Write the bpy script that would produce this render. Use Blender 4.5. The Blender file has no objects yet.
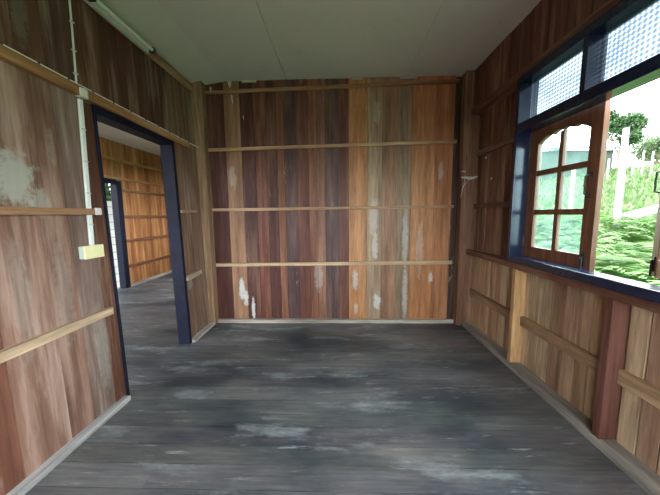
import bpy, math, random
from mathutils import Vector, Matrix

random.seed(7)
S = bpy.context.scene
COL = S.collection

# ------------------------------------------------------------------ camera
cam_d = bpy.data.cameras.new('camera')
cam = bpy.data.objects.new('camera', cam_d)
COL.objects.link(cam)
cam_d.sensor_width = 36.0
cam_d.lens = 283.0 / 660.0 * 36.0
cam_d.clip_start = 0.02
cam_d.clip_end = 400
_p, _y, _r = math.radians(-6.705), math.radians(-1.797), math.radians(-0.591)
_f = Vector((math.sin(_y) * math.cos(_p), math.cos(_y) * math.cos(_p), math.sin(_p)))
_ri = Vector((math.cos(_y), -math.sin(_y), 0))
_up = _ri.cross(_f)
_R = math.cos(_r) * _ri + math.sin(_r) * _up
_U = -math.sin(_r) * _ri + math.cos(_r) * _up
cam.matrix_world = Matrix(((_R.x, _U.x, -_f.x, 0), (_R.y, _U.y, -_f.y, 0), (_R.z, _U.z, -_f.z, 1.35), (0, 0, 0, 1)))
S.camera = cam

# ------------------------------------------------------------------ light
SKY = 4.0
w = bpy.data.worlds.new('overcast_sky')
S.world = w
w.use_nodes = True
nt = w.node_tree
bg = nt.nodes['Background']
tc = nt.nodes.new('ShaderNodeTexCoord')
sep = nt.nodes.new('ShaderNodeSeparateXYZ')
rmp = nt.nodes.new('ShaderNodeValToRGB')
rmp.color_ramp.elements[0].position = 0.45
rmp.color_ramp.elements[0].color = (0.55, 0.56, 0.52, 1)
rmp.color_ramp.elements[1].position = 0.55
rmp.color_ramp.elements[1].color = (0.90, 0.95, 1.0, 1)
mp = nt.nodes.new('ShaderNodeMapRange')
mp.inputs['From Min'].default_value = -1
mp.inputs['From Max'].default_value = 1
nt.links.new(tc.outputs['Generated'], sep.inputs[0])
nt.links.new(sep.outputs['Z'], mp.inputs['Value'])
nt.links.new(mp.outputs[0], rmp.inputs[0])
nt.links.new(rmp.outputs[0], bg.inputs['Color'])
bg.inputs['Strength'].default_value = SKY

S.view_settings.view_transform = 'Standard'
S.view_settings.look = 'None'
S.view_settings.gamma = 1
S.view_settings.use_curve_mapping = False
S.view_settings.exposure = 2.0


# ------------------------------------------------------------------ mesh builder
class MB:
    def __init__(self, lean=0.0):
        self.v, self.f, self.c, self.lean = [], [], [], lean

    def add(self, vs, fs, col=(1, 1, 1), rnd=None):
        n = len(self.v)
        self.v += [(x - self.lean * z, y, z) for x, y, z in vs]
        r = random.random() if rnd is None else rnd
        for f in fs:
            self.f.append([n + i for i in f])
            self.c.append((col[0], col[1], col[2], r))

    def box(self, x0, x1, y0, y1, z0, z1, col=(1, 1, 1), rnd=None):
        vs = [(x0, y0, z0), (x1, y0, z0), (x1, y1, z0), (x0, y1, z0), (x0, y0, z1), (x1, y0, z1), (x1, y1, z1), (x0, y1, z1)]
        self.add(vs, [(3, 2, 1, 0), (4, 5, 6, 7), (0, 1, 5, 4), (1, 2, 6, 5), (2, 3, 7, 6), (3, 0, 4, 7)], col, rnd)

    def hexa(self, vs, col=(1, 1, 1), rnd=None):
        self.add(vs, [(3, 2, 1, 0), (4, 5, 6, 7), (0, 1, 5, 4), (1, 2, 6, 5), (2, 3, 7, 6), (3, 0, 4, 7)], col, rnd)

    def tube(self, pts, r, n=8, col=(1, 1, 1), caps=True):
        pts = [Vector(p) for p in pts]
        rs = r if isinstance(r, (list, tuple)) else [r] * len(pts)
        vs, fs = [], []
        for i, p in enumerate(pts):
            d = (pts[min(i + 1, len(pts) - 1)] - pts[max(i - 1, 0)]).normalized()
            a = d.orthogonal().normalized() if abs(d.z) < 0.9 else d.cross(Vector((0, 1, 0))).normalized()
            if abs(d.z) < 0.9:
                a = d.cross(Vector((0, 0, 1))).normalized()
            b = d.cross(a)
            for k in range(n):
                t = 2 * math.pi * k / n
                vs.append(tuple(p + rs[i] * (math.cos(t) * a + math.sin(t) * b)))
        for i in range(len(pts) - 1):
            for k in range(n):
                fs.append((i * n + k, i * n + (k + 1) % n, (i + 1) * n + (k + 1) % n, (i + 1) * n + k))
        if caps:
            fs.append(tuple(range(n - 1, -1, -1)))
            fs.append(tuple((len(pts) - 1) * n + k for k in range(n)))
        self.add(vs, fs, col)

    def build(self, name, mat, parent=None, bevel=0.0, smooth=False):
        m = bpy.data.meshes.new(name)
        m.from_pydata(self.v, [], self.f)
        a = m.color_attributes.new('Col', 'FLOAT_COLOR', 'CORNER')
        buf = []
        for f, c in zip(self.f, self.c):
            buf += list(c) * len(f)
        a.data.foreach_set('color', buf)
        m.materials.append(mat)
        if smooth:
            m.polygons.foreach_set('use_smooth', [True] * len(m.polygons))
        m.update()
        o = bpy.data.objects.new(name, m)
        COL.objects.link(o)
        if parent:
            o.parent = parent
        if bevel:
            b = o.modifiers.new('bevel', 'BEVEL')
            b.width = bevel
            b.segments = 2
            b.limit_method = 'ANGLE'
        return o


def tag(o, label, cat, group=None, kind=None):
    o['label'] = label
    o['category'] = cat
    if group:
        o['group'] = group
    if kind:
        o['kind'] = kind
    return o


def struct(o):
    o['kind'] = 'structure'
    return o


def thing(name, label, cat, loc, rz=0.0, group=None):
    o = bpy.data.objects.new(name, None)
    o.empty_display_size = 0.1
    COL.objects.link(o)
    o.location = loc
    o.rotation_euler = (0, 0, rz)
    return tag(o, label, cat, group)


# ------------------------------------------------------------------ materials
def base_mat(name):
    m = bpy.data.materials.new(name)
    m.use_nodes = True
    n = m.node_tree.nodes
    return m, m.node_tree, n['Principled BSDF']


def node(t, kind, **kw):
    n = t.nodes.new(kind)
    for k, v in kw.items():
        setattr(n, k, v)
    return n


def mixc(t, fac, a, b, blend='MIX'):
    n = t.nodes.new('ShaderNodeMix')
    n.data_type = 'RGBA'
    n.blend_type = blend
    for sock, val in ((n.inputs[0], fac), (n.inputs[6], a), (n.inputs[7], b)):
        if hasattr(val, 'links'):
            t.links.new(val, sock)
        elif isinstance(val, (int, float)):
            sock.default_value = val
        else:
            sock.default_value = (*val, 1) if len(val) == 3 else val
    return n.outputs[2]


def math_n(t, op, a, b=0.0, clamp=False):
    n = t.nodes.new('ShaderNodeMath')
    n.operation = op
    n.use_clamp = clamp
    for i, v in enumerate((a, b)):
        if hasattr(v, 'links'):
            t.links.new(v, n.inputs[i])
        else:
            n.inputs[i].default_value = v
    return n.outputs[0]


def ramp(t, fac, p0, p1, c0=(0, 0, 0), c1=(1, 1, 1)):
    r = t.nodes.new('ShaderNodeValToRGB')
    r.color_ramp.elements[0].position = p0
    r.color_ramp.elements[0].color = (*c0, 1)
    r.color_ramp.elements[1].position = p1
    r.color_ramp.elements[1].color = (*c1, 1)
    t.links.new(fac, r.inputs[0])
    return r.outputs[0]


def noise(t, vec, scale, detail=4, rough=0.55):
    n = t.nodes.new('ShaderNodeTexNoise')
    n.inputs['Scale'].default_value = scale
    n.inputs['Detail'].default_value = detail
    n.inputs['Roughness'].default_value = rough
    t.links.new(vec, n.inputs['Vector'])
    return n.outputs['Fac']


def plank_vec(t, grain):
    """object coordinates stretched along the grain axis and shifted per plank"""
    tc = t.nodes.new('ShaderNodeTexCoord')
    at = t.nodes.new('ShaderNodeAttribute')
    at.attribute_name = 'Col'
    mp = t.nodes.new('ShaderNodeMapping')
    sc = [1, 1, 1]
    sc['XYZ'.index(grain)] = 0.08
    mp.inputs['Scale'].default_value = sc
    t.links.new(tc.outputs['Object'], mp.inputs['Vector'])
    sh = math_n(t, 'MULTIPLY', at.outputs['Alpha'], 37.0)
    cb = t.nodes.new('ShaderNodeCombineXYZ')
    for i in range(3):
        t.links.new(sh, cb.inputs[i])
    va = t.nodes.new('ShaderNodeVectorMath')
    t.links.new(mp.outputs[0], va.inputs[0])
    t.links.new(cb.outputs[0], va.inputs[1])
    return tc, at, va.outputs[0]


def wood(name, grain='Z', light=(0.5, 0.4, 0.32), worn=0.3, stain=0.0, stain_col=(0.55, 0.55, 0.52), rough=0.6, spec=0.3, con=0.32, spots=(), axis='X'):
    """weathered board: plank colour from the Col attribute, streaky grain, worn light patches and pale stains"""
    m, t, b = base_mat(name)
    tc, at, vec = plank_vec(t, grain)
    g1 = noise(t, vec, 60, 5, 0.6)
    g2 = noise(t, vec, 14, 4, 0.55)
    dark = ramp(t, g1, 0.30, 0.70, (1 - con, 1 - con, 1 - con), (1 + con * .5, 1 + con * .5, 1 + con * .5))
    c = mixc(t, 1.0, at.outputs['Color'], dark, 'MULTIPLY')
    d2 = ramp(t, g2, 0.32, 0.68, (0.62, 0.58, 0.56), (1.2, 1.2, 1.2))
    c = mixc(t, 1.0, c, d2, 'MULTIPLY')
    w1 = ramp(t, noise(t, vec, 7, 6, 0.7), 0.50, 0.70)
    c = mixc(t, math_n(t, 'MULTIPLY', w1, worn), c, light)
    if stain:
        mp = t.nodes.new('ShaderNodeMapping')
        sc = [1, 1, 1]
        sc['XYZ'.index(grain)] = 0.33
        mp.inputs['Scale'].default_value = sc
        t.links.new(tc.outputs['Object'], mp.inputs['Vector'])
        s = ramp(t, noise(t, mp.outputs[0], 9, 6, 0.62), 0.66, 0.72)
        c = mixc(t, math_n(t, 'MULTIPLY', s, stain), c, stain_col)
    if spots:
        # individual splashes of old paint and plaster: ragged ellipses at their places on the wall
        sx = t.nodes.new('ShaderNodeSeparateXYZ')
        t.links.new(tc.outputs['Object'], sx.inputs[0])
        nn = noise(t, tc.outputs['Object'], 16, 6, 0.7)
        for u, z, ru, rz_, k in spots:
            du = math_n(t, 'DIVIDE', math_n(t, 'SUBTRACT', sx.outputs[axis], u), ru)
            dz = math_n(t, 'DIVIDE', math_n(t, 'SUBTRACT', sx.outputs['Z'], z), rz_)
            d = math_n(t, 'ADD', math_n(t, 'MULTIPLY', du, du), math_n(t, 'MULTIPLY', dz, dz))
            d = math_n(t, 'ADD', d, math_n(t, 'MULTIPLY', math_n(t, 'SUBTRACT', nn, 0.5), 5.0))
            c = mixc(t, math_n(t, 'MULTIPLY', ramp(t, math_n(t, 'MULTIPLY', d, 0.5), 0.25, 0.75, (1, 1, 1), (0, 0, 0)), k), c, stain_col)
    t.links.new(c, b.inputs['Base Color'])
    b.inputs['Roughness'].default_value = rough
    b.inputs['Specular IOR Level'].default_value = spec
    bp = t.nodes.new('ShaderNodeBump')
    bp.inputs['Strength'].default_value = 0.25
    bp.inputs['Distance'].default_value = 0.004
    t.links.new(g1, bp.inputs['Height'])
    t.links.new(bp.outputs[0], b.inputs['Normal'])
    return m


def paint(name, col, rough=0.5, spec=0.4, var=0.15, scale=12):
    m, t, b = base_mat(name)
    tc = t.nodes.new('ShaderNodeTexCoord')
    n = noise(t, tc.outputs['Object'], scale, 5, 0.6)
    c = ramp(t, n, 0.3, 0.7, tuple(x * (1 - var) for x in col), tuple(min(1, x * (1 + var)) for x in col))
    t.links.new(c, b.inputs['Base Color'])
    b.inputs['Roughness'].default_value = rough
    b.inputs['Specular IOR Level'].default_value = spec
    return m


M = {}
M['back'] = wood('back_wall_boards', 'Z', (0.44, 0.28, 0.17), 0.25, 0.3, rough=0.5, spots=(
    (-1.22, .42, .035, .13, .9), (-1.17, .30, .03, .09, .9), (-1.085, .16, .02, .14, .9), (.47, .27, .045, .10, .9), (.44, .95, .035, .16, .55), (.20, .55, .035, .12, .6),
    (.21, .17, .025, .07, .5), (1.125, .57, .026, .06, .9), (.80, 1.05, .03, .35, .4), (.81, .35, .03, .3, .45), (.42, 1.3, .05, .22, .4), (.45, 2.5, .04, .12, .3), (.98, .9, .04, .3, .25),
    (-.25, .6, .05, .18, .3), (1.2, 1.83, .03, .10, .4), (-1.27, 1.8, .04, .12, .3)))
M['left'] = wood('left_wall_boards', 'Z', (0.52, 0.42, 0.35), 0.50, 0.25, (0.36, 0.37, 0.32), rough=0.55, con=0.25, axis='Y', spots=(
    (1.40, 1.55, .10, .13, .85), (1.52, 1.42, .05, .07, .5), (1.78, .45, .05, .25, .3), (1.62, 1.75, .02, .10, .25), (1.58, .9, .05, .3, .2), (1.35, .95, .04, .3, .2), (2.95, .62, .05, .06, .4), (1.55, 2.45, .04, .2, .2)))
M['right'] = wood('right_wall_boards', 'Z', (0.52, 0.40, 0.28), 0.40, 0.0, rough=0.6)
M['postwood'] = wood('post_wood', 'Z', (0.50, 0.40, 0.28), 0.35, 0.2, rough=0.6)
M['redpost'] = wood('red_post_wood', 'Z', (0.26, 0.13, 0.09), 0.25, 0.0, rough=0.55)
M['battenx'] = wood('batten_wood_across', 'X', (0.62, 0.50, 0.36), 0.4, 0.0, rough=0.55, con=0.35)
M['batteny'] = wood('batten_wood_along', 'Y', (0.62, 0.50, 0.36), 0.4, 0.0, rough=0.55, con=0.35)
M['sash'] = wood('sash_wood', 'Z', (0.42, 0.24, 0.14), 0.2, 0.0, rough=0.45, con=0.35)
M['dusty'] = wood('dusty_skirting', 'Y', (0.52, 0.50, 0.46), 0.6, 0.0, rough=0.75, con=0.3)
M['orange'] = wood('varnished_boards', 'Z', (0.70, 0.42, 0.18), 0.35, 0.0, rough=0.5)
M['navy'] = paint('navy_gloss_paint', (0.010, 0.017, 0.050), 0.22, 0.6, 0.25)
M['black'] = paint('dark_frame_paint', (0.006, 0.008, 0.020), 0.6, 0.2, 0.3)
M['white'] = paint('white_plastic', (0.72, 0.76, 0.72), 0.45, 0.4, 0.06)
M['cream'] = paint('cream_plastic', (0.78, 0.74, 0.42), 0.4, 0.4, 0.06)
M['grey'] = paint('grey_plastic', (0.50, 0.56, 0.50), 0.5, 0.4, 0.06)
M['iron'] = paint('dark_iron', (0.03, 0.03, 0.032), 0.45, 0.5, 0.3, 40)
M['cloth'] = paint('white_cloth', (0.62, 0.60, 0.56), 0.9, 0.1, 0.1, 60)
M['tube'] = paint('lamp_glass', (0.78, 0.82, 0.78), 0.25, 0.5, 0.03)
M['steel'] = paint('lamp_enamel', (0.62, 0.67, 0.62), 0.4, 0.5, 0.05)
M['concrete'] = paint('pale_concrete', (0.30, 0.295, 0.28), 0.8, 0.2, 0.08, 4)
M['blueroof'] = paint('blue_roof_sheet', (0.025, 0.06, 0.12), 0.6, 0.3, 0.1)
M['greenboard'] = paint('faded_green_boards', (0.035, 0.05, 0.035), 0.8, 0.2, 0.2, 3)
M['creamboard'] = paint('cream_ceiling_boards', (0.80, 0.78, 0.70), 0.6, 0.2, 0.05, 2)
M['earth'] = paint('bare_earth', (0.13, 0.105, 0.08), 0.95, 0.1, 0.3, 1.5)
M['bark'] = paint('bark', (0.22, 0.18, 0.13), 0.9, 0.1, 0.3, 8)


def ceiling_mat():
    m, t, b = base_mat('grey_green_ceiling_paint')
    tc = t.nodes.new('ShaderNodeTexCoord')
    n = noise(t, tc.outputs['Object'], 1.6, 5, 0.6)
    n2 = noise(t, tc.outputs['Object'], 7, 6, 0.65)
    c = ramp(t, n, 0.35, 0.7, (0.62, 0.645, 0.575), (0.68, 0.70, 0.635))
    c = mixc(t, math_n(t, 'MULTIPLY', ramp(t, n2, 0.62, 0.8), 0.35), c, (0.34, 0.36, 0.30))
    t.links.new(c, b.inputs['Base Color'])
    b.inputs['Roughness'].default_value = 0.5
    b.inputs['Specular IOR Level'].default_value = 0.3
    return m


def floor_mat():
    """dark painted boards laid across the room, worn and scuffed along the grain"""
    m, t, b = base_mat('worn_dark_floor_boards')
    tc, at, vec = plank_vec(t, 'X')
    g1 = noise(t, vec, 45, 5, 0.6)
    g2 = noise(t, vec, 9, 5, 0.6)
    c = mixc(t, 1.0, at.outputs['Color'], ramp(t, g1, 0.3, 0.7, (0.65, 0.65, 0.65), (1.3, 1.3, 1.3)), 'MULTIPLY')
    c = mixc(t, math_n(t, 'MULTIPLY', ramp(t, g2, 0.45, 0.75), 0.45), c, (0.20, 0.19, 0.18))
    mp0 = t.nodes.new('ShaderNodeMapping')
    mp0.inputs['Scale'].default_value = (0.6, 1.3, 1)
    t.links.new(tc.outputs['Object'], mp0.inputs['Vector'])
    big = ramp(t, noise(t, mp0.outputs[0], 1.5, 5, 0.6), 0.38, 0.62, (0.26, 0.33, 0.40), (1.06, 1.02, 1.0))
    c = mixc(t, 1.0, c, big, 'MULTIPLY')
    mp = t.nodes.new('ShaderNodeMapping')
    mp.inputs['Scale'].default_value = (0.5, 1.6, 1)
    t.links.new(tc.outputs['Object'], mp.inputs['Vector'])
    n3 = noise(t, mp.outputs[0], 2.6, 8, 0.68)
    s = ramp(t, n3, 0.55, 0.70)
    c = mixc(t, math_n(t, 'MULTIPLY', s, 0.75), c, (0.32, 0.36, 0.37))
    mp2 = t.nodes.new('ShaderNodeMapping')
    mp2.inputs['Scale'].default_value = (0.35, 3.0, 1)
    t.links.new(tc.outputs['Object'], mp2.inputs['Vector'])
    s2 = ramp(t, noise(t, mp2.outputs[0], 7, 8, 0.72), 0.60, 0.69)
    c = mixc(t, math_n(t, 'MULTIPLY', s2, 0.75), c, (0.42, 0.42, 0.40))
    t.links.new(c, b.inputs['Base Color'])
    r = ramp(t, g2, 0.3, 0.7, (0.36, 0.36, 0.36), (0.52, 0.52, 0.52))
    t.links.new(r, b.inputs['Roughness'])
    b.inputs['Specular IOR Level'].default_value = 0.45
    bp = t.nodes.new('ShaderNodeBump')
    bp.inputs['Strength'].default_value = 0.2
    bp.inputs['Distance'].default_value = 0.004
    t.links.new(g1, bp.inputs['Height'])
    t.links.new(bp.outputs[0], b.inputs['Normal'])
    return m


def glass_mat(name, tint, haze, haze_col, pattern=False):
    """clear pane with a little dust; the patterned one has a pressed diamond relief"""
    m = bpy.data.materials.new(name)
    m.use_nodes = True
    t = m.node_tree
    t.nodes.clear()
    out = t.nodes.new('ShaderNodeOutputMaterial')
    tr = t.nodes.new('ShaderNodeBsdfTransparent')
    tr.inputs['Color'].default_value = (*tint, 1)
    df = t.nodes.new('ShaderNodeBsdfTranslucent')
    df.inputs['Color'].default_value = (*haze_col, 1)
    gl = t.nodes.new('ShaderNodeBsdfGlossy')
    gl.inputs['Roughness'].default_value = 0.05
    mx = t.nodes.new('ShaderNodeMixShader')
    mx2 = t.nodes.new('ShaderNodeMixShader')
    lwt = t.nodes.new('ShaderNodeLayerWeight')
    lwt.inputs['Blend'].default_value = 0.5
    frs = math_n(t, 'ADD', math_n(t, 'MULTIPLY', math_n(t, 'POWER', lwt.outputs['Facing'], 5.0), 0.7), 0.02)
    tc = t.nodes.new('ShaderNodeTexCoord')
    if pattern:
        sp = t.nodes.new('ShaderNodeSeparateXYZ')
        t.links.new(tc.outputs['Object'], sp.inputs[0])
        a = math_n(t, 'MULTIPLY', math_n(t, 'ADD', sp.outputs['Y'], sp.outputs['Z']), 118)
        d = math_n(t, 'MULTIPLY', math_n(t, 'SUBTRACT', sp.outputs['Y'], sp.outputs['Z']), 118)
        pr = math_n(t, 'ADD', math_n(t, 'MULTIPLY', math_n(t, 'MULTIPLY', math_n(t, 'SINE', a), math_n(t, 'SINE', d)), 0.5), 0.5)
        pr = math_n(t, 'ADD', pr, math_n(t, 'MULTIPLY', math_n(t, 'SUBTRACT', noise(t, tc.outputs['Object'], 5, 3), 0.5), 1.0))
        t.links.new(ramp(t, pr, 0.25, 0.75, (.16, .19, .22), (.38, .41, .43)), tr.inputs['Color'])
        f = ramp(t, pr, 0, 1, (haze,) * 3, (haze,) * 3)
    else:
        f = ramp(t, noise(t, tc.outputs['Object'], 6, 5, 0.6), 0.3, 0.75, (haze * .5,) * 3, (haze * 1.6,) * 3)
    t.links.new(f, mx.inputs[0])
    t.links.new(tr.outputs[0], mx.inputs[1])
    t.links.new(df.outputs[0], mx.inputs[2])
    t.links.new(frs, mx2.inputs[0])
    t.links.new(mx.outputs[0], mx2.inputs[1])
    t.links.new(gl.outputs[0], mx2.inputs[2])
    t.links.new(mx2.outputs[0], out.inputs['Surface'])
    return m


def leaf_mat(name, hue=(1, 1, 1)):
    m = bpy.data.materials.new(name)
    m.use_nodes = True
    t = m.node_tree
    b = t.nodes['Principled BSDF']
    out = t.nodes['Material Output']
    at = t.nodes.new('ShaderNodeAttribute')
    at.attribute_name = 'Col'
    c = mixc(t, 1.0, at.outputs['Color'], hue, 'MULTIPLY')
    t.links.new(c, b.inputs['Base Color'])
    b.inputs['Roughness'].default_value = 0.5
    b.inputs['Specular IOR Level'].default_value = 0.25
    tl = t.nodes.new('ShaderNodeBsdfTranslucent')
    t.links.new(c, tl.inputs['Color'])
    mx = t.nodes.new('ShaderNodeMixShader')
    mx.inputs[0].default_value = 0.4
    t.links.new(b.outputs[0], mx.inputs[1])
    t.links.new(tl.outputs[0], mx.inputs[2])
    t.links.new(mx.outputs[0], out.inputs['Surface'])
    return m


def ground_mat():
    m, t, b = base_mat('grassy_slope')
    tc = t.nodes.new('ShaderNodeTexCoord')
    n = noise(t, tc.outputs['Object'], 0.9, 8, 0.7)
    c = ramp(t, n, 0.35, 0.68, (0.055, 0.12, 0.02), (0.10, 0.16, 0.05))
    t.links.new(c, b.inputs['Base Color'])
    b.inputs['Roughness'].default_value = 0.9
    return m


def block_mat():
    m, t, b = base_mat('white_block_wall')
    tc = t.nodes.new('ShaderNodeTexCoord')
    mp = t.nodes.new('ShaderNodeMapping')
    mp.inputs['Rotation'].default_value = (0, math.radians(90), 0)
    sp = t.nodes.new('ShaderNodeSeparateXYZ')
    t.links.new(tc.outputs['Object'], sp.inputs[0])
    cb = t.nodes.new('ShaderNodeCombineXYZ')
    t.links.new(sp.outputs['Y'], cb.inputs[0])
    t.links.new(sp.outputs['Z'], cb.inputs[1])
    br = t.nodes.new('ShaderNodeTexBrick')
    br.inputs['Color1'].default_value = (0.24, 0.25, 0.23, 1)
    br.inputs['Color2'].default_value = (0.20, 0.215, 0.20, 1)
    br.inputs['Mortar'].default_value = (0.10, 0.11, 0.10, 1)
    br.inputs['Scale'].default_value = 1.0
    br.inputs['Brick Width'].default_value = 0.39
    br.inputs['Row Height'].default_value = 0.2
    br.inputs['Mortar Size'].default_value = 0.012
    t.links.new(cb.outputs[0], br.inputs['Vector'])
    t.links.new(br.outputs['Color'], b.inputs['Base Color'])
    b.inputs['Roughness'].default_value = 0.85
    return m


M['ceiling'] = ceiling_mat()
M['floor'] = floor_mat()
M['pane'] = glass_mat('dusty_clear_glass', (0.84, 0.98, 0.97), 0.03, (0.75, 0.95, 1.0))
M['pattern'] = glass_mat('pressed_diamond_glass', (0.4, 0.4, 0.4), 0.12, (0.25, 0.30, 0.35), True)
M['ground'] = ground_mat()
M['block'] = block_mat()
M['leaf'] = leaf_mat('leaves')


def jit(c, a=0.12):
    k = 1 + random.uniform(-a, a)
    return tuple(max(0.005, x * k * (1 + random.uniform(-a * .3, a * .3))) for x in c)


# ------------------------------------------------------------------ room shell
# floor: boards run left to right, through the doorway into the second room
mb = MB()
y = -1.6
while y < 6.7:
    wd = random.uniform(0.13, 0.16)
    cut = random.uniform(-3.5, 1.2)
    for x0, x1 in ((-4.2, cut), (cut, 1.62)):
        mb.box(x0 + .0008, x1 - .0008, y + .0022, y + wd - .0022, -0.03, random.uniform(-0.0015, 0.0), jit((0.125, 0.132, 0.136), 0.13))
    y += wd
mb.box(-4.2, 1.62, -1.6, 6.8, -0.08, -0.03, (0.01, 0.01, 0.01))
struct(mb.build('floor', M['floor']))

# ceiling: painted sheets with narrow seams, the sheet at the left sagging to the wall
mb = MB()
for y0, y1 in ((-1.4, 1.0), (1.0, 3.55)):
    mb.box(-0.588, 0.7785, y0 + .002, y1 - .002, 2.89, 2.91)
    mb.box(0.7815, 1.60, y0 + .002, y1 - .002, 2.89, 2.91)
    mb.hexa([(-1.30, y0 + .002, 2.888), (-0.5925, y0 + .002, 2.89), (-0.5925, y1 - .002, 2.89), (-1.30, y1 - .002, 2.888),
             (-1.30, y0 + .002, 2.908), (-0.5925, y0 + .002, 2.91), (-0.5925, y1 - .002, 2.91), (-1.30, y1 - .002, 2.908)])
    mb.hexa([(-1.75, y0 + .002, 2.82), (-1.30, y0 + .002, 2.888), (-1.30, y1 - .002, 2.888), (-1.75, y1 - .002, 2.82),
             (-1.75, y0 + .002, 2.84), (-1.30, y0 + .002, 2.908), (-1.30, y1 - .002, 2.908), (-1.75, y1 - .002, 2.84)])
mb.box(-1.8, 1.7, -1.5, 3.6, 2.915, 2.96, (0.2, 0.2, 0.2))
struct(mb.build('ceiling', M['ceiling']))

# back wall boards: each board its own width and colour
edges = [-1.56, -1.335, -1.148, -0.986, -0.849, -0.725, -0.638, -0.49, -0.354, -0.256, -0.157, 0.002, 0.124, 0.34, 0.515, 0.695, 0.855, 1.129, 1.335]
DK, RD, PU, TN, OR, GY, MD = (0.085, 0.032, 0.026), (0.15, 0.055, 0.036), (0.10, 0.055, 0.054), (0.30, 0.165, 0.095), (0.47, 0.22, 0.09), (0.37, 0.265, 0.17), (0.21, 0.085, 0.048)
tones = [DK, TN, DK, RD, DK, MD, PU, RD, MD, (0.24, 0.12, 0.075), PU, RD, OR, GY, TN, (0.26, 0.19, 0.125), OR, (0.40, 0.175, 0.075)]
mb = MB()
for i, c in enumerate(tones):
    d = random.uniform(0, 0.006)
    mb.box(edges[i] + .0015, edges[i + 1] - .0015, 3.44 - d, 3.47, 0, 2.95, c)
mb.box(-1.85, 1.75, 3.47, 3.50, -.05, 2.95, (0.06, 0.035, 0.025))
struct(mb.build('wall_back', M['back']))

# left wall with the doorway
mb = MB(0.02)


LE = [-1.6, -1.38, -1.15, -0.93, -0.70, -0.45, -0.2, 0.02, 0.26, 0.5, 0.76, 1.0, 1.245, 1.50, 1.66, 1.832]
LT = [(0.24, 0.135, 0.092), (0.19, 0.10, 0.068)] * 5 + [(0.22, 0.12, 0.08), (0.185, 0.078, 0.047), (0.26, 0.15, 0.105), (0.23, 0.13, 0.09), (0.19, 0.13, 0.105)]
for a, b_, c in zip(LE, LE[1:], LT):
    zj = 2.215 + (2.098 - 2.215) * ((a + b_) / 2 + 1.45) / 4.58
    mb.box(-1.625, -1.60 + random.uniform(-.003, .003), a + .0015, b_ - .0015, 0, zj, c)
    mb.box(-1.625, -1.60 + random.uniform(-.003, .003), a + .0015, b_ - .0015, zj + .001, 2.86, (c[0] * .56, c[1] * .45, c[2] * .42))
mb.box(-1.625, -1.60, 1.833, 2.06, 2.085, 2.86, (0.14, 0.06, 0.04))
mb.box(-1.625, -1.602, 2.063, 2.30, 2.085, 2.86, (0.10, 0.042, 0.03))
mb.box(-1.625, -1.60, 2.303, 2.55, 2.085, 2.86, (0.12, 0.05, 0.035))
mb.box(-1.625, -1.601, 2.553, 2.84, 2.085, 2.86, (0.09, 0.04, 0.03))
mb.box(-1.625, -1.60, 2.842, 2.99, 0, 2.86, (0.22, 0.13, 0.085))
mb.box(-1.625, -1.602, 2.993, 3.45, 0, 2.86, (0.19, 0.115, 0.08))
mb.box(-1.66, -1.626, -1.6, 1.90, 0, 2.86, (0.06, 0.04, 0.03))
mb.box(-1.66, -1.626, 1.90, 2.83, 2.09, 2.86, (0.06, 0.04, 0.03))
mb.box(-1.66, -1.626, 2.85, 3.48, 0, 2.86, (0.06, 0.04, 0.03))
struct(mb.build('wall_left', M['left']))

# right wall: low boards, boards beside the window, band above, openings for the window and two added for daylight
mb = MB()


def right_boards(y0, y1, z0, z1, x, tone, wmin=.095, wmax=.125):
    y = y0
    while y < y1 - 0.005:
        wd = min(random.uniform(wmin, wmax), y1 - y)
        if y1 - y - wd < 0.05:
            wd = y1 - y
        mb.box(x + random.uniform(-.003, .003), x + .03, y + .0045, y + wd - .0045, z0, z1, jit(random.choice(tone), .22))
        y += wd


LOWT = [(0.52, 0.345, 0.21), (0.46, 0.295, 0.175), (0.56, 0.39, 0.25), (0.34, 0.20, 0.12)]
DRKT = [(0.17, 0.075, 0.05), (0.20, 0.095, 0.062), (0.14, 0.062, 0.045)]
right_boards(-1.6, 3.47, 0, 0.93, 1.58, LOWT)
right_boards(2.50, 3.47, 0.93, 2.45, 1.58, DRKT, .13, .19)
right_boards(-1.6, 3.47, 2.43, 2.92, 1.495, DRKT, .12, .20)
right_boards(-1.6, -1.41, 0.93, 2.43, 1.58, DRKT)
mb.box(1.62, 1.65, -1.6, 3.5, -.05, 0.935, (0.012, 0.008, 0.006))
mb.box(1.61, 1.64, 2.495, 3.5, 0.93, 2.95, (0.05, 0.03, 0.02))
mb.box(1.525, 1.64, -1.6, 3.5, 2.43, 2.95, (0.05, 0.03, 0.02))
mb.box(1.61, 1.64, -1.6, -1.41, 0.93, 2.95, (0.05, 0.03, 0.02))
struct(mb.build('wall_right', M['right']))

# wall behind the camera, with a wide opening added to let in daylight
mb = MB()
for x0, x1, z0, z1 in ((-1.65, -1.2, 0, 2.9), (1.3, 1.62, 0, 2.9), (-1.2, 1.3, 0, 0.75), (-1.2, 1.3, 2.15, 2.9)):
    mb.box(x0, x1, -1.52, -1.45, z0, z1, (0.22, 0.12, 0.08))
struct(mb.build('wall_front', M['right']))

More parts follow.
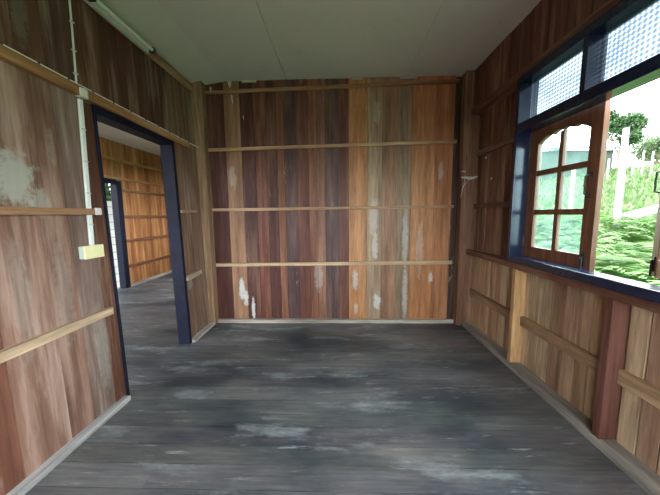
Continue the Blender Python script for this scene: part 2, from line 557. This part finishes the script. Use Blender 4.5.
# ------------------------------------------------------------------ second room through the doorway
mb = MB()
y = 0.2
while y < 6.65:
    wd = random.uniform(0.10, 0.14)
    for z0, z1 in (((0, 2.72),) if not (3.9 < y + wd / 2 < 5.2) else ((2.0, 2.72),)):
        mb.box(-4.09, -4.05 + random.uniform(-.003, .003), y + .0015, y + wd - .0015, z0, z1, jit(random.choice([(0.42, 0.19, 0.07), (0.48, 0.24, 0.095), (0.36, 0.15, 0.055)]), .12))
    y += wd
mb.box(-4.13, -4.09, 0.2, 3.9, 0, 2.75, (0.06, 0.04, 0.03))
mb.box(-4.13, -4.09, 5.2, 6.7, 0, 2.75, (0.06, 0.04, 0.03))
mb.box(-4.13, -4.09, 3.9, 5.2, 2.0, 2.75, (0.06, 0.04, 0.03))
struct(mb.build('wall_far_room', M['orange']))
mb = MB()
mb.box(-4.15, -1.75, 6.62, 6.68, 0, 2.75, (0.14, 0.06, 0.04))
for a, b_, z0, z1 in ((3.5, 4.5, 0, 2.95), (6.3, 6.68, 0, 2.95), (4.5, 6.3, 0, 1.25), (4.5, 6.3, 2.4, 2.95)):  # unseen opening added here to light the far boards
    mb.box(-1.72, -1.66, a, b_, z0, z1, (0.14, 0.06, 0.04))
for a, b_, z0, z1 in ((-4.15, -3.9, 0, 2.75), (-1.9, -1.66, 0, 2.75), (-3.9, -1.9, 0, 0.7), (-3.9, -1.9, 2.3, 2.75)):  # near end wall, unseen opening added for more daylight
    mb.box(a, b_, 0.15, 0.21, z0, z1, (0.30, 0.14, 0.07))
struct(mb.build('wall_end_room', M['orange']))
mb = MB()
yy = 0.1
for y1 in (1.4, 2.6, 3.8, 5.0, 6.7):
    mb.box(-4.15, -2.90, yy + .003, y1 - .003, 2.70, 2.72)
    mb.box(-2.894, -1.66, yy + .003, y1 - .003, 2.70, 2.72)
    yy = y1
mb.box(-4.2, -1.66, 0.1, 6.75, 2.73, 2.78)
struct(mb.build('ceiling_far_room', M['creamboard']))
for i, (y0, y1, z, h) in enumerate(((2.0, 6.62, 2.365, .05), (2.0, 6.62, 2.04, .045), (5.2, 6.62, 1.83, .05), (5.2, 6.62, 1.34, .055), (5.2, 6.62, 0.885, .055), (5.2, 6.62, 0.40, .055))):
    mb = MB()
    c = (0.50, 0.28, 0.12) if i < 2 else (0.22, 0.10, 0.05)
    mb.box(-4.05, -4.005, y0, y1, z - h / 2, z + h / 2, c)
    struct(mb.build('trim_%d' % (30 + i), M['batteny'], bevel=.003))
mb = MB()
mb.box(-4.12, -4.0, 5.08, 5.20, 0, 1.99)
mb.box(-4.12, -4.0, 3.84, 5.08, 1.93, 2.01)
mb.box(-4.12, -4.0, 3.78, 3.90, 0, 1.99)
struct(mb.build('door_2', M['black'], bevel=.003))
mb = MB()
mb.box(-4.05, -4.0, 5.2, 6.62, 0, 0.05, (0.36, 0.32, 0.27))
struct(mb.build('baseboard_far_room', M['dusty']))

mb = MB(); mb.box(-6.6, -4.13, 1.0, 10.0, 2.78, 2.84, (.5, .5, .48))  # unseen overhang added to shade the block wall from the sky
struct(mb.build('shade_slab', M['concrete']))

# ------------------------------------------------------------------ doorway frame on the left
mb = MB(0.02)
mb.box(-1.72, -1.580, 1.925, 1.945, 0, 2.085)
mb.box(-1.695, -1.575, 2.80, 2.845, 0, 2.085)
mb.box(-1.70, -1.575, 1.925, 2.845, 2.035, 2.092)
struct(mb.build('door_1', M['black'], bevel=.003))

# ------------------------------------------------------------------ corner posts and studs
n_trim = [0]


def trim(mb, mat, bevel=.003):
    n_trim[0] += 1
    return struct(mb.build('trim_%d' % n_trim[0], mat, bevel=bevel))


mb = MB(); mb.box(-1.70, -1.535, 3.33, 3.44, 0, 2.88, (0.28, 0.175, 0.10)); trim(mb, M['postwood'])
mb = MB(); mb.box(1.405, 1.58, 3.33, 3.44, 0, 2.90, (0.20, 0.105, 0.062)); trim(mb, M['postwood'])
mb = MB(0.02); mb.box(-1.60, -1.590, 1.832, 1.924, 0, 2.085, (0.13, 0.055, 0.035)); trim(mb, M['postwood'])
mb = MB(); mb.box(1.49, 1.58, 2.39, 2.435, 0.045, 0.88, (0.55, 0.33, 0.14)); trim(mb, M['postwood'])
mb = MB(); mb.box(1.488, 1.58, 1.535, 1.585, 0.045, 0.88, (0.115, 0.045, 0.034)); trim(mb, M['redpost'])
mb = MB(); mb.box(1.488, 1.58, 0.70, 0.75, 0.045, 0.88, (0.20, 0.09, 0.06)); trim(mb, M['postwood'])

# ------------------------------------------------------------------ battens of the back wall
for (xa, za, xb, zb, h, c) in ((-1.535, 2.761, 1.36, 2.822, .036, (0.34, 0.185, 0.085)), (-1.535, 2.118, 1.365, 2.166, .036, (0.44, 0.28, 0.15)),
                               (-1.53, 1.415, 1.36, 1.425, .034, (0.42, 0.26, 0.14)), (-1.52, 0.740, 1.362, 0.757, .040, (0.55, 0.40, 0.24))):
    mb = MB()
    mb.hexa([(xa, 3.405, za - h / 2), (xb, 3.405, zb - h / 2), (xb, 3.437, zb - h / 2), (xa, 3.437, za - h / 2),
             (xa, 3.405, za + h / 2), (xb, 3.405, zb + h / 2), (xb, 3.437, zb + h / 2), (xa, 3.437, za + h / 2)], c)
    trim(mb, M['battenx'])

# battens of the left wall (outer face .04 in front of the boards)
for (ya, za, yb, zb, h, c) in ((-1.45, 2.215, 3.13, 2.098, .062, (0.40, 0.21, 0.095)), (-1.45, 1.385, 1.87, 1.382, .040, (0.36, 0.20, 0.11)),
                               (2.846, 1.396, 3.16, 1.396, .036, (0.36, 0.22, 0.13)), (-1.45, 0.70, 1.865, 0.700, .050, (0.52, 0.39, 0.25)),
                               (2.846, 0.695, 3.16, 0.715, .048, (0.40, 0.32, 0.22))):
    mb = MB(0.02)
    mb.hexa([(-1.60, ya, za - h / 2), (-1.56, ya, za - h / 2), (-1.56, yb, zb - h / 2), (-1.60, yb, zb - h / 2),
             (-1.60, ya, za + h / 2), (-1.56, ya, za + h / 2), (-1.56, yb, zb + h / 2), (-1.60, yb, zb + h / 2)], c)
    trim(mb, M['batteny'])
# moulding under the ceiling
mb = MB(0.02); mb.box(-1.60, -1.575, -1.45, 3.33, 2.735, 2.815, (0.28, 0.13, 0.06)); trim(mb, M['batteny'])

# rails of the right wall
for (y0, y1, z, h, x, c) in ((2.437, 3.33, .415, .085, 1.55, (0.36, 0.24, 0.14)), (1.587, 2.388, .425, .085, 1.55, (0.36, 0.23, 0.13)), (0.752, 1.533, .435, .085, 1.55, (0.42, 0.28, 0.16)),
                             (2.495, 3.33, 1.425, .05, 1.55, (0.15, 0.075, 0.05)), (2.495, 3.33, 2.0, .05, 1.55, (0.15, 0.07, 0.045)),
                             (-1.45, 3.33, .900, .052, 1.485, (0.19, 0.085, 0.055)), (-1.45, 3.33, 2.455, .065, 1.475, (0.17, 0.08, 0.055))):
    mb = MB(); mb.box(x, 1.583, y0, y1, z - h / 2, z + h / 2, c); trim(mb, M['batteny'])

# skirtings
mb = MB(); mb.box(-1.53, 1.40, 3.39, 3.44, 0, 0.045, (0.40, 0.37, 0.32)); struct(mb.build('baseboard_back', M['battenx'], bevel=.003))
mb = MB(); mb.box(-1.60, -1.545, -1.45, 1.905, 0, 0.035, (0.36, 0.36, 0.35)); mb.box(-1.60, -1.545, 2.846, 3.33, 0, 0.035, (0.36, 0.34, 0.31)); struct(mb.build('baseboard_left', M['dusty'], bevel=.003))
mb = MB(); mb.box(1.475, 1.582, -1.45, 3.33, 0, 0.045, (0.26, 0.24, 0.21)); struct(mb.build('baseboard_right', M['dusty'], bevel=.003))

# ------------------------------------------------------------------ window frames in the right wall
def window(name, y0, y1):
    """y1 is the far jamb; two lights above a transom, open casement space below"""
    root = bpy.data.objects.new(name, None)
    COL.objects.link(root)
    struct(root)
    ym = (y0 + y1) / 2
    mb = MB(); mb.box(1.46, 1.575, y1 - .04, y1, 0.945, 2.42); mb.box(1.46, 1.575, y0, y0 + .04, .945, 2.42)
    mb.build('jamb', M['navy'], root, .003)
    mb = MB(); mb.box(1.455, 1.572, y0, y1, .930, .985); mb.build('sill', M['navy'], root, .006)
    mb = MB(); mb.box(1.46, 1.575, y0 + .04, y1 - .04, 1.992, 2.062); mb.build('transom_bar', M['navy'], root, .003)
    mb = MB(); mb.box(1.46, 1.575, y0 + .04, y1 - .04, 2.372, 2.432); mb.build('head', M['navy'], root, .003)
    mb = MB(); mb.box(1.46, 1.575, ym - .018, ym + .018, 2.062, 2.372); mb.build('mullion', M['navy'], root, .003)
    for a, b_ in ((y0 + .04, ym - .018), (ym + .018, y1 - .04)):
        mb = MB(); mb.box(1.548, 1.553, a, b_, 2.062, 2.372); mb.build('patterned_pane', M['pattern'], root)
    return root


window('window_1', 1.19, 2.49)
window('window_added_2', -0.11, 1.188)  # out of view, added to bring more daylight into the room
window('window_added_3', -1.41, -0.112)  # out of view too, added for daylight

# ------------------------------------------------------------------ casement sashes
SW, SZ0, SZ1 = 0.62, 0.962, 2.015


ARCH = ((0, .012), (.10, 0), (.26, .004), (.40, .020), (.46, .020), (.56, .012), (.72, .026), (.84, .040), (.88, .044), (1, .060))


def scallop(s):
    """drop of the scalloped top rail at |s| from the middle of the sash (0) to the stile (1)"""
    s = abs(s)
    for (a, za), (b, zb) in zip(ARCH, ARCH[1:]):
        if s <= b:
            q = (s - a) / (b - a)
            return za + (zb - za) * q * q * (3 - 2 * q)
    return ARCH[-1][1]


def sash(label, loc, rz, handed):
    """local: hinge at origin, sash runs along -y*handed, outside is +x"""
    r = thing('casement_sash', label, 'window', loc, rz)
    k = -1 if handed > 0 else 1
    X0, X1 = 0.0, 0.036

    def bx(mb, a, b_, z0, z1, x0=X0, x1=X1, c=(0.20, 0.085, 0.045)):
        u0, u1 = sorted((a * k, b_ * k))
        mb.box(x0, x1, u0, u1, z0, z1, c)
    H = SZ1 - SZ0
    for a, b_ in ((0, .085), (SW - .085, SW)):
        mb = MB(); bx(mb, a, b_, 0, H); mb.build('stile', M['sash'], r, .003)
    mb = MB(); bx(mb, .085, SW - .085, 0, .106); mb.build('bottom_rail', M['sash'], r, .003)
    mb = MB(); bx(mb, SW / 2 - .018, SW / 2 + .018, .106, H - .09, .004, .032); mb.build('glazing_bar', M['sash'], r, .002)
    for z in (.388, .694):
        for a, b_ in ((.085, SW / 2 - .018), (SW / 2 + .018, SW - .085)):
            mb = MB(); bx(mb, a, b_, z - .02, z + .02, .004, .032); mb.build('glazing_bar', M['sash'], r, .002)
    # arched, scalloped top rail
    mb = MB()
    N = 40
    vs, fs = [], []
    for i in range(N + 1):
        u = .085 + (SW - .17) * i / N
        s = (u - SW / 2) / (SW / 2 - .085)
        zb = H - .075 - scallop(s)
        for x in (X0, X1):
            vs += [(x, u * k, zb), (x, u * k, H)]
    for i in range(N):
        a, b_ = i * 4, i * 4 + 4
        fs += [(a, a + 1, b_ + 1, b_), (a + 2, b_ + 2, b_ + 3, a + 3), (a, b_, b_ + 2, a + 2), (a + 1, a + 3, b_ + 3, b_ + 1)]
    fs += [(0, 2, 3, 1), (4 * N, 4 * N + 1, 4 * N + 3, 4 * N + 2)]
    mb.add(vs, fs, (0.20, 0.085, 0.045))
    mb.build('top_rail', M['sash'], r)
    # panes
    cols = ((.085, SW / 2 - .018), (SW / 2 + .018, SW - .085))
    for a, b_ in cols:
        for z0, z1 in ((.106, .368), (.408, .674), (.714, H - .07)):
            mb = MB(); bx(mb, a - .004, b_ + .004, z0 - .004, z1 + .004, .016, .020); mb.build('pane', M['pane'], r)
    # latch bolt low on the free stile, pull handle at mid height, hinges
    mb = MB(); u = (SW - .05) * k
    mb.tube([(-.012, u, .0), (-.012, u, .10)], .006); mb.tube([(-.012, u, .085), (-.035, u, .085)], .005)
    lb = mb.build('latch_bolt', M['iron'], r)
    mb = MB(); mb.box(-.006, 0, u - .012, u + .012, .03, .12); mb.build('latch_plate', M['iron'], lb)
    mb = MB()
    mb.tube([(-.004, u, .49), (-.034, u, .50), (-.036, u, .555), (-.034, u, .61), (-.004, u, .62)], .006)
    ph = mb.build('pull_handle', M['iron'], r)
    mb = MB(); mb.box(-.005, 0, u - .012, u + .012, .475, .50); mb.build('handle_plate', M['iron'], ph)
    mb = MB(); mb.box(-.005, 0, u - .012, u + .012, .61, .635); mb.build('handle_plate', M['iron'], ph)
    for z in (.14, .86):
        mb = MB(); mb.tube([(-.004, -.004 * k, z - .04), (-.004, -.004 * k, z + .04)], .006); mb.build('hinge', M['iron'], r)
    return r


sash('brown six-pane casement with arched top, hinged on the far window jamb', (1.577, 2.449, SZ0), math.radians(2.0), 1)
sash('brown casement swung outward at the right edge, black pull handle showing', (1.577, 1.232, SZ0), math.radians(-31.5), -1)

# ------------------------------------------------------------------ fluorescent lamp under the ceiling, left
lx = -1.575 - .02 * 2.75
r = thing('fluorescent_light', 'unlit white fluorescent tube light fixed along the top of the left wall', 'light', (lx, 2.24, 2.75))
mb = MB(); mb.box(0, .036, -.315, .315, -.022, .018); mb.build('housing', M['steel'], r, .004)
mb = MB(); mb.tube([(.062, -.285, -.002), (.062, .285, -.002)], .0135, 14); mb.build('tube', M['tube'], r, smooth=False)
for s in (-1, 1):
    mb = MB(); mb.box(.030, .078, s * .300 - .016, s * .300 + .016, -.024, .020); mb.build('lamp_holder', M['iron'], r, .004)

# ------------------------------------------------------------------ wiring on the left wall
def lw(x, y, z):
    return (x - .02 * z, y, z)


r = thing('electrical_cable', 'thin white cable dropping from the ceiling to the upper left batten', 'cable', lw(-1.597, 1.80, 2.15))
ox, oy, oz = r.location
mb = MB()
pts = [(-1.596, 1.868, 2.80), (-1.596, 1.862, 2.68), (-1.595, 1.853, 2.50), (-1.596, 1.844, 2.32), (-1.595, 1.835, 2.172), (-1.575, 1.838, 2.158), (-1.556, 1.845, 2.150), (-1.555, 1.845, 2.10)]
mb.tube([tuple(Vector(lw(*p)) - r.location) for p in pts], .0055, 8)
mb.build('cable', M['white'], r)
for z in (2.72, 2.55, 2.38, 2.24):
    mb = MB(); mb.box(-.006, .008, -.012 + .0, .012, -.004, .004)
    o = mb.build('cable_clip', M['grey'], r); o.location = Vector(lw(-1.594, 1.833 + (z - 2.177) * .06, z)) - r.location

r = thing('electrical_cable', 'thin white cable clipped along the top of the upper left batten', 'cable', lw(-1.565, 1.8, 2.165))
mb = MB()
pts = [(-1.568, yy, 2.215 + (2.098 - 2.215) * (yy + 1.45) / 4.58 + .0355) for yy in (-1.4, 0, 1.0, 1.9, 2.5, 3.1, 3.325)]
mb.tube([tuple(Vector(lw(*p)) - r.location) for p in pts], .0045, 8)
mb.build('cable', M['white'], r)
for i in range(14):
    yy = 0.9 + i * .17
    mb = MB(); mb.box(-.007, .006, -.006, .006, -.006, .006)
    o = mb.build('cable_clip', M['iron'], r); o.location = Vector(lw(-1.568, yy, 2.215 + (2.098 - 2.215) * (yy + 1.45) / 4.58 + .036)) - r.location

r = thing('cable_trunking', 'flat white trunking running down to the cream socket box by the door', 'cable', lw(-1.597, 1.79, 1.18))
mb = MB(); mb.hexa([tuple(Vector(lw(*p)) - r.location) for p in ((-1.588, 1.765, 1.165), (-1.572, 1.765, 1.165), (-1.572, 1.793, 1.165), (-1.588, 1.793, 1.165), (-1.588, 1.815, 2.085), (-1.572, 1.815, 2.085), (-1.572, 1.843, 2.085), (-1.588, 1.843, 2.085))]); mb.build('channel', M['white'], r, .003)
for z in (1.30, 1.50, 1.70, 1.90):
    mb = MB(); yy = 1.764 + (z - 1.165) * .054
    mb.box(-.002, .004, 0, .031, -.004, .004)
    o = mb.build('joint_clip', M['grey'], r); o.location = Vector(lw(-1.573, yy, z)) - r.location
mb = MB(0); mb.box(-.018, .022, -.02, .035, -.025, .03); o = mb.build('wrap', M['cloth'], r, .004); o.location = Vector(lw(-1.573, 1.83, 2.12)) - r.location

r = thing('socket_box', 'cream surface-mounted socket box beside the doorway, at the end of trunking', 'socket', lw(-1.60, 1.772, 1.125))
mb = MB(); mb.box(0, .034, -.072, .072, -.040, .040); mb.build('box_back', M['grey'], r, .004)
mb = MB(); mb.box(.034, .042, -.074, .074, -.042, .042); fp = mb.build('face_plate', M['cream'], r, .004)
mb = MB(); mb.box(.042, .046, -.012, .05, -.018, .018); mb.build('switch', M['cream'], fp, .002)
mb = MB(); mb.box(-.004, .012, -.022, .02, -.024, .022)
o = mb.build('tape_wrap', M['cloth'], None, .004); o.location = lw(-1.561, 1.835, 1.385)
tag(o, 'scrap of white tape wrapped round the middle left batten beside the door frame', 'tape')

# ------------------------------------------------------------------ rag on the right corner post
r = thing('rag', 'twisted white rag tied to the right corner post with a string hanging down', 'rag', (1.41, 3.32, 1.75))
def px_on_post(dx, dz, dy=0):
    return (dx, dy, dz)
mb = MB()
mb.tube([(-.02, 0, .0), (.02, -.015, -.004), (.06, -.02, -.014), (.10, -.02, -.012), (.135, -.015, -.002), (.16, -.01, .006)], [.006, .014, .018, .015, .012, .005], 10)
mb.tube([(-.02, 0, .06), (-.005, -.01, .07), (.015, -.012, .062), (.02, -.012, .05)], .005, 8)
mb.build('knot', M['cloth'], r, smooth=True)
mb = MB(); mb.tube([(.01, -.012, -.01), (.02, -.008, -.06), (.0, -.008, -.12), (-.012, -.006, -.18), (-.02, -.006, -.23)], .003, 6); mb.tube([(.08, -.02, -.02), (.04, -.01, -.055), (.01, -.008, -.10)], .0022, 6); mb.build('string', M['cloth'], r)

# ------------------------------------------------------------------ whitish tufts and pale strips along the top of the back wall
def tuft(label, p, h, wd):
    mb = MB()
    n = 10
    mb.tube([(0, 0, 0), (random.uniform(-.004, .004), 0, -h * .4), (random.uniform(-.006, .006), 0, -h)], [wd, wd * .8, wd * .25], n)
    o = mb.build('pale_tuft', M['cloth'], smooth=True)
    o.location = p
    return tag(o, label, 'cobweb', 'pale tufts at the top of the back wall')


tuft('small whitish tuft at the ceiling edge, left end of the back wall', (-1.455, 3.385, 2.80), .05, .012)
tuft('larger whitish tuft just under the ceiling, on the top back batten', (-1.235, 3.388, 2.86), .06, .022)
tuft('whitish tuft hanging just below the top back batten', (-1.222, 3.42, 2.725), .09, .014)
tuft('tiny whitish tuft alone on the dark boards below the top back batten', (-1.10, 3.425, 2.50), .04, .007)
for (x, wd, lab) in ((-1.02, .17, 'pale strip at the ceiling above the left of the back wall'), (0.22, .12, 'short pale strip at the ceiling, middle of the three'), (0.80, .20, 'pale strip at the ceiling nearest the right corner post')):
    mb = MB(); mb.box(-wd / 2, wd / 2, -.012, .010, -.016, .008, (0.62, 0.60, 0.50))
    o = mb.build('pale_strip', M['battenx'], None, .003); o.location = (x, 3.425, 2.88)
    tag(o, lab, 'wedge', 'pale strips between wall and ceiling')
for p, lab in (((1.575, 3.15, 1.93), 'white dot of a nail head beside the window, upper one'), ((1.575, 3.02, 1.70), 'white dot of a nail head beside the window, lower one')):
    mb = MB(); mb.tube([(0, 0, 0), (-.006, 0, 0)], .010, 10); o = mb.build('nail', M['white']); o.location = p
    tag(o, lab, 'nail', 'nails in the boards by the window')

# ------------------------------------------------------------------ outdoors: slope, undergrowth, trees
def hz(x, y):
    t = .66 * x + .75 * y
    pts = ((-60, -.6), (3.2, -.6), (10.7, .65), (24, 3.7), (60, 6.2), (200, 9))
    for (a, za), (b_, zb) in zip(pts, pts[1:]):
        if t <= b_:
            return za + (zb - za) * (t - a) / (b_ - a)
    return 9.0


mb = MB()
N = 70
vs, fs = [], []
for j in range(N + 1):
    for i in range(N + 1):
        x = 1.75 + (i / N) ** 1.8 * 90
        yv = -20 + (j / N) * 120
        vs.append((x, yv, hz(x, yv) + random.uniform(-.06, .06) * (1 if x > 3 else 0)))
for j in range(N):
    for i in range(N):
        a = j * (N + 1) + i
        fs.append((a, a + 1, a + N + 2, a + N + 1))
mb.add(vs, fs)
struct(mb.build('ground_hillside', M['ground'], smooth=True))
mb = MB(); mb.box(-60, 1.75, -60, 60, -.8, -.6); struct(mb.build('ground_yard', M['earth']))


def leaf_quad(mb, p, d, up, ln, wd, col):
    d = d.normalized()
    s = d.cross(up)
    if s.length < 1e-4:
        s = Vector((1, 0, 0))
    s = s.normalized() * wd
    mb.add([tuple(p), tuple(p + d * ln * .5 + s), tuple(p + d * ln), tuple(p + d * ln * .5 - s)], [(0, 1, 2, 3)], col)


def frond(mb, p, az, ln, col, rise):
    """a feathery leaf: curved midrib with paired leaflets"""
    n = 9
    h = Vector((math.cos(az), math.sin(az), 0))
    side = Vector((-h.y, h.x, 0))
    for i in range(1, n + 1):
        s = i / n
        q = p + h * (ln * s * .8) + Vector((0, 0, ln * (rise * s - .75 * s * s)))
        k = math.sin(math.pi * (.15 + .8 * s))
        for sg in (-1, 1):
            d = side * sg + h * .55 + Vector((0, 0, -.15 + random.uniform(-.15, .15)))
            leaf_quad(mb, q, d, Vector((0, 0, 1)), ln * .38 * k + .02, ln * .045, col)


GREENS = [(0.08, 0.19, 0.028), (0.11, 0.23, 0.045), (0.06, 0.16, 0.025), (0.13, 0.25, 0.065), (0.095, 0.21, 0.045)]
mb = MB()
for i in range(6500):
    t = 3.3 + (random.random() ** .8) * 8.1
    s = random.uniform(-.62, .75) * t + random.uniform(-.6, .6)
    x, yv = .66 * t + .75 * s, .75 * t - .66 * s
    if x < 2.15:
        continue
    z = hz(x, yv) + .55 * random.random() ** .5 + .12 * math.sin(1.7 * x) * math.cos(1.3 * yv)
    c = jit(random.choice(GREENS), .25)
    frond(mb, Vector((x, yv, z)), random.uniform(0, 6.283), random.uniform(.26, .46) * (1 + .03 * t), c, random.uniform(.35, .9))
o = mb.build('fern_undergrowth', M['leaf'])
tag(o, 'dense bright green ferny undergrowth outside, below the open window', 'undergrowth', kind='stuff')

mb = MB()
for i in range(15000):
    t = random.uniform(11.5, 27)
    s = random.uniform(-.6, .8) * t
    x, yv = .66 * t + .75 * s, .75 * t - .66 * s
    z = hz(x, yv)
    c = jit(random.choice([(0.08, 0.135, 0.045), (0.105, 0.15, 0.065), (0.12, 0.15, 0.08), (0.06, 0.115, 0.035)]), .2)
    leaf_quad(mb, Vector((x, yv, z - .05)), Vector((random.uniform(-.6, .6), random.uniform(-.6, .6), 1)), Vector((random.random(), random.random(), .1)), random.uniform(.15, .38), .06, c)
o = mb.build('meadow_grass', M['leaf'])
tag(o, 'pale green grass on the slope behind the undergrowth', 'grass', kind='stuff')


def tree(name, label, x, yv, trunk_h, rx, rz_, n, cols, size=.32, group=None, blobs=7):
    z0 = hz(x, yv)
    r = thing(name, label, 'tree', (x, yv, z0), 0, group)
    mb = MB()
    mb.tube([(0, 0, -.2), (.05, 0, trunk_h * .5), (0, .06, trunk_h), (.1, 0, trunk_h + rz_)], [.16, .13, .10, .03], 8)
    for k in range(5):
        a = random.uniform(0, 6.28)
        mb.tube([(0, .04, trunk_h * .8), (math.cos(a) * rx * .35, math.sin(a) * rx * .35, trunk_h + rz_ * .5), (math.cos(a) * rx * .7, math.sin(a) * rx * .7, trunk_h + rz_ * .9)], [.07, .05, .02], 6)
    mb.build('trunk', M['bark'], r)
    mb = MB()
    cs = [(Vector((0, 0, trunk_h + rz_ * .9)), rx * .75)]
    for k in range(blobs):
        a = random.uniform(0, 6.28)
        q = random.uniform(.3, .75)
        cs.append((Vector((math.cos(a) * rx * q, math.sin(a) * rx * q, trunk_h + rz_ * random.uniform(.3, 1.5))), rx * random.uniform(.35, .55)))
    for i in range(n):
        c0, rad = random.choice(cs)
        v = Vector((random.gauss(0, 1), random.gauss(0, 1), random.gauss(0, 1))).normalized()
        p = c0 + Vector((v.x, v.y, v.z * .8)) * rad * random.random() ** .33
        leaf_quad(mb, p, Vector((random.uniform(-1, 1), random.uniform(-1, 1), random.uniform(-.7, .5))), Vector((random.uniform(-.5, .5), random.uniform(-.5, .5), 1)), size * random.uniform(.7, 1.3), size * .28, jit(random.choice(cols), .2))
    mb.build('crown', M['leaf'], r)
    return r


TG = [(0.055, 0.12, 0.045), (0.08, 0.15, 0.06), (0.045, 0.10, 0.04), (0.11, 0.18, 0.085)]
PG = [(0.13, 0.19, 0.10), (0.17, 0.22, 0.13), (0.10, 0.16, 0.075)]  # pale tones put distant haze into the leaf colour
tree('tree', 'tall dense green tree behind the white pole', 18.0, 19.2, 1.2, 1.45, 1.75, 9000, TG, .2)
tree('tree', 'pale green tree low on the ridge to the right of the white pole', 23.3, 22.0, .5, 1.7, 1.1, 6000, PG, .22)
tree('tree', 'faint pale tree at the right edge above the fence posts', 27.5, 22.5, .8, 2.2, 1.5, 6000, PG, .24)
tree('tree', 'green tree whose crown shows beyond the casement free edge', 17.2, 22.6, .5, 1.3, .9, 5000, TG, .2)
tree('tree', 'rounded tree seen through the casement panes beside the blue roof', 13.2, 22.5, .4, 1.5, .9, 4500, TG, .22)
tree('tree', 'small tree left of the blue roof, seen through the casement', 10.3, 20.5, .35, 1.3, .7, 4000, PG, .22)

# utility pole, leaning rail, fence posts, roof
z0 = hz(7.59, 8.0)
r = thing('utility_pole', 'tall white concrete pole standing in the greenery outside the open window', 'pole', (7.59, 8.0, z0))
mb = MB(); mb.tube([(0, 0, -.3), (0, 0, 3.52 - z0)], [.085, .065], 14); mb.build('shaft', M['concrete'], r)
mb = MB(); mb.box(-.02, .02, -.10, .10, 3.30 - z0, 3.34 - z0); mb.build('cross_bracket', M['iron'], r)

mb = MB()
a, b_ = Vector((7.74, 7.86, 1.21)), Vector((9.6, 8.35, 1.58))
d = (b_ - a).normalized()
s = Vector((-d.y, d.x, 0)) * .16
u = Vector((0, 0, .07))
mb.hexa([tuple(a - s - u), tuple(b_ - s - u), tuple(b_ + s - u), tuple(a + s - u), tuple(a - s + u), tuple(b_ - s + u), tuple(b_ + s + u), tuple(a + s + u)], (0.72, 0.70, 0.66))
r = thing('garden_ledge', 'pale sloping concrete ledge running right from the foot of the white pole', 'ledge', (7.62, 7.86, 0))
o = mb.build('beam', M['concrete'], r, .01); o.location = (-7.62, -7.86, 0)
for q in (.12, .92):
    p = a + (b_ - a) * q
    mb = MB(); mb.box(-.06, .06, -.06, .06, hz(p.x, p.y) - .2, p.z - .07, (0.5, 0.45, 0.4)); o = mb.build('support', M['concrete'], r); o.location = (p.x - 7.62, p.y - 7.86, 0)

for i, (x, h, lab) in enumerate(((13.55, 1.05, 'white fence post on the slope, first left of the pole'), (14.3, 1.1, 'white fence post on the slope, just right of the pole'), (14.75, 1.0, 'white fence post in the middle of the row'), (15.2, 1.15, 'white fence post second from the right edge'), (15.65, 1.05, 'white fence post nearest the right edge'))):
    mb = MB(); mb.box(-.03, .03, -.03, .03, -.2, h + .1)
    o = mb.build('fence_post', M['concrete'], None, .01); o.location = (x, 15.0, hz(x, 15.0)); tag(o, lab, 'post', 'white posts along the slope')

r = thing('shed', 'low shed with a blue roof, seen through the upper casement panes', 'shed', (14.0, 18.6, hz(14.0, 18.6)))
zz = r.location.z
mb = MB(); mb.box(-2.2, 2.2, -.9, .9, -.3, 4.95 - zz, (0.4, 0.4, 0.36)); mb.build('wall_panel', M['greenboard'], r)
mb = MB(); mb.hexa([(-2.7, -1.3, 4.95 - zz), (2.5, -1.3, 4.95 - zz), (2.5, 1.3, 5.6 - zz), (-2.7, 1.3, 5.6 - zz), (-2.7, -1.3, 5.03 - zz), (2.5, -1.3, 5.03 - zz), (2.5, 1.3, 5.68 - zz), (-2.7, 1.3, 5.68 - zz)]); mb.build('roof', M['blueroof'], r)
r = thing('utility_pole', 'slim white pole seen through the right panes of the casement', 'pole', (7.2, 9.1, hz(7.2, 9.1)))
zz = r.location.z
mb = MB(); mb.tube([(0, 0, -.3), (0, 0, 2.75 - zz)], [.06, .05], 12); mb.build('shaft', M['concrete'], r)

# garden wall and tree beyond the far door
mb = MB(); mb.box(-6.2, -6.0, 3.0, 11.0, -.6, 1.75)
o = mb.build('garden_block_wall', M['block'])
tag(o, 'white block wall outside the far door, seen through the doorway', 'wall')
r = thing('tree', 'green tree above the block wall, seen through both doorways', 'tree', (-8.0, 9.6, -.6))
mb = MB(); mb.tube([(0, 0, -.2), (0, 0, 2.6), (.2, 0, 4.0)], [.14, .11, .04], 8); mb.build('trunk', M['bark'], r)
mb = MB()
for i in range(3500):
    v = Vector((random.gauss(0, 1), random.gauss(0, 1), random.gauss(0, 1))).normalized() * 2.0 * random.random() ** .33
    leaf_quad(mb, Vector((v.x, v.y, 3.4 + v.z * .9)), Vector((random.uniform(-1, 1), random.uniform(-1, 1), random.uniform(-.7, .5))), Vector((0, .3, 1)), .3, .09, jit(random.choice(TG), .2))
mb.build('crown', M['leaf'], r)
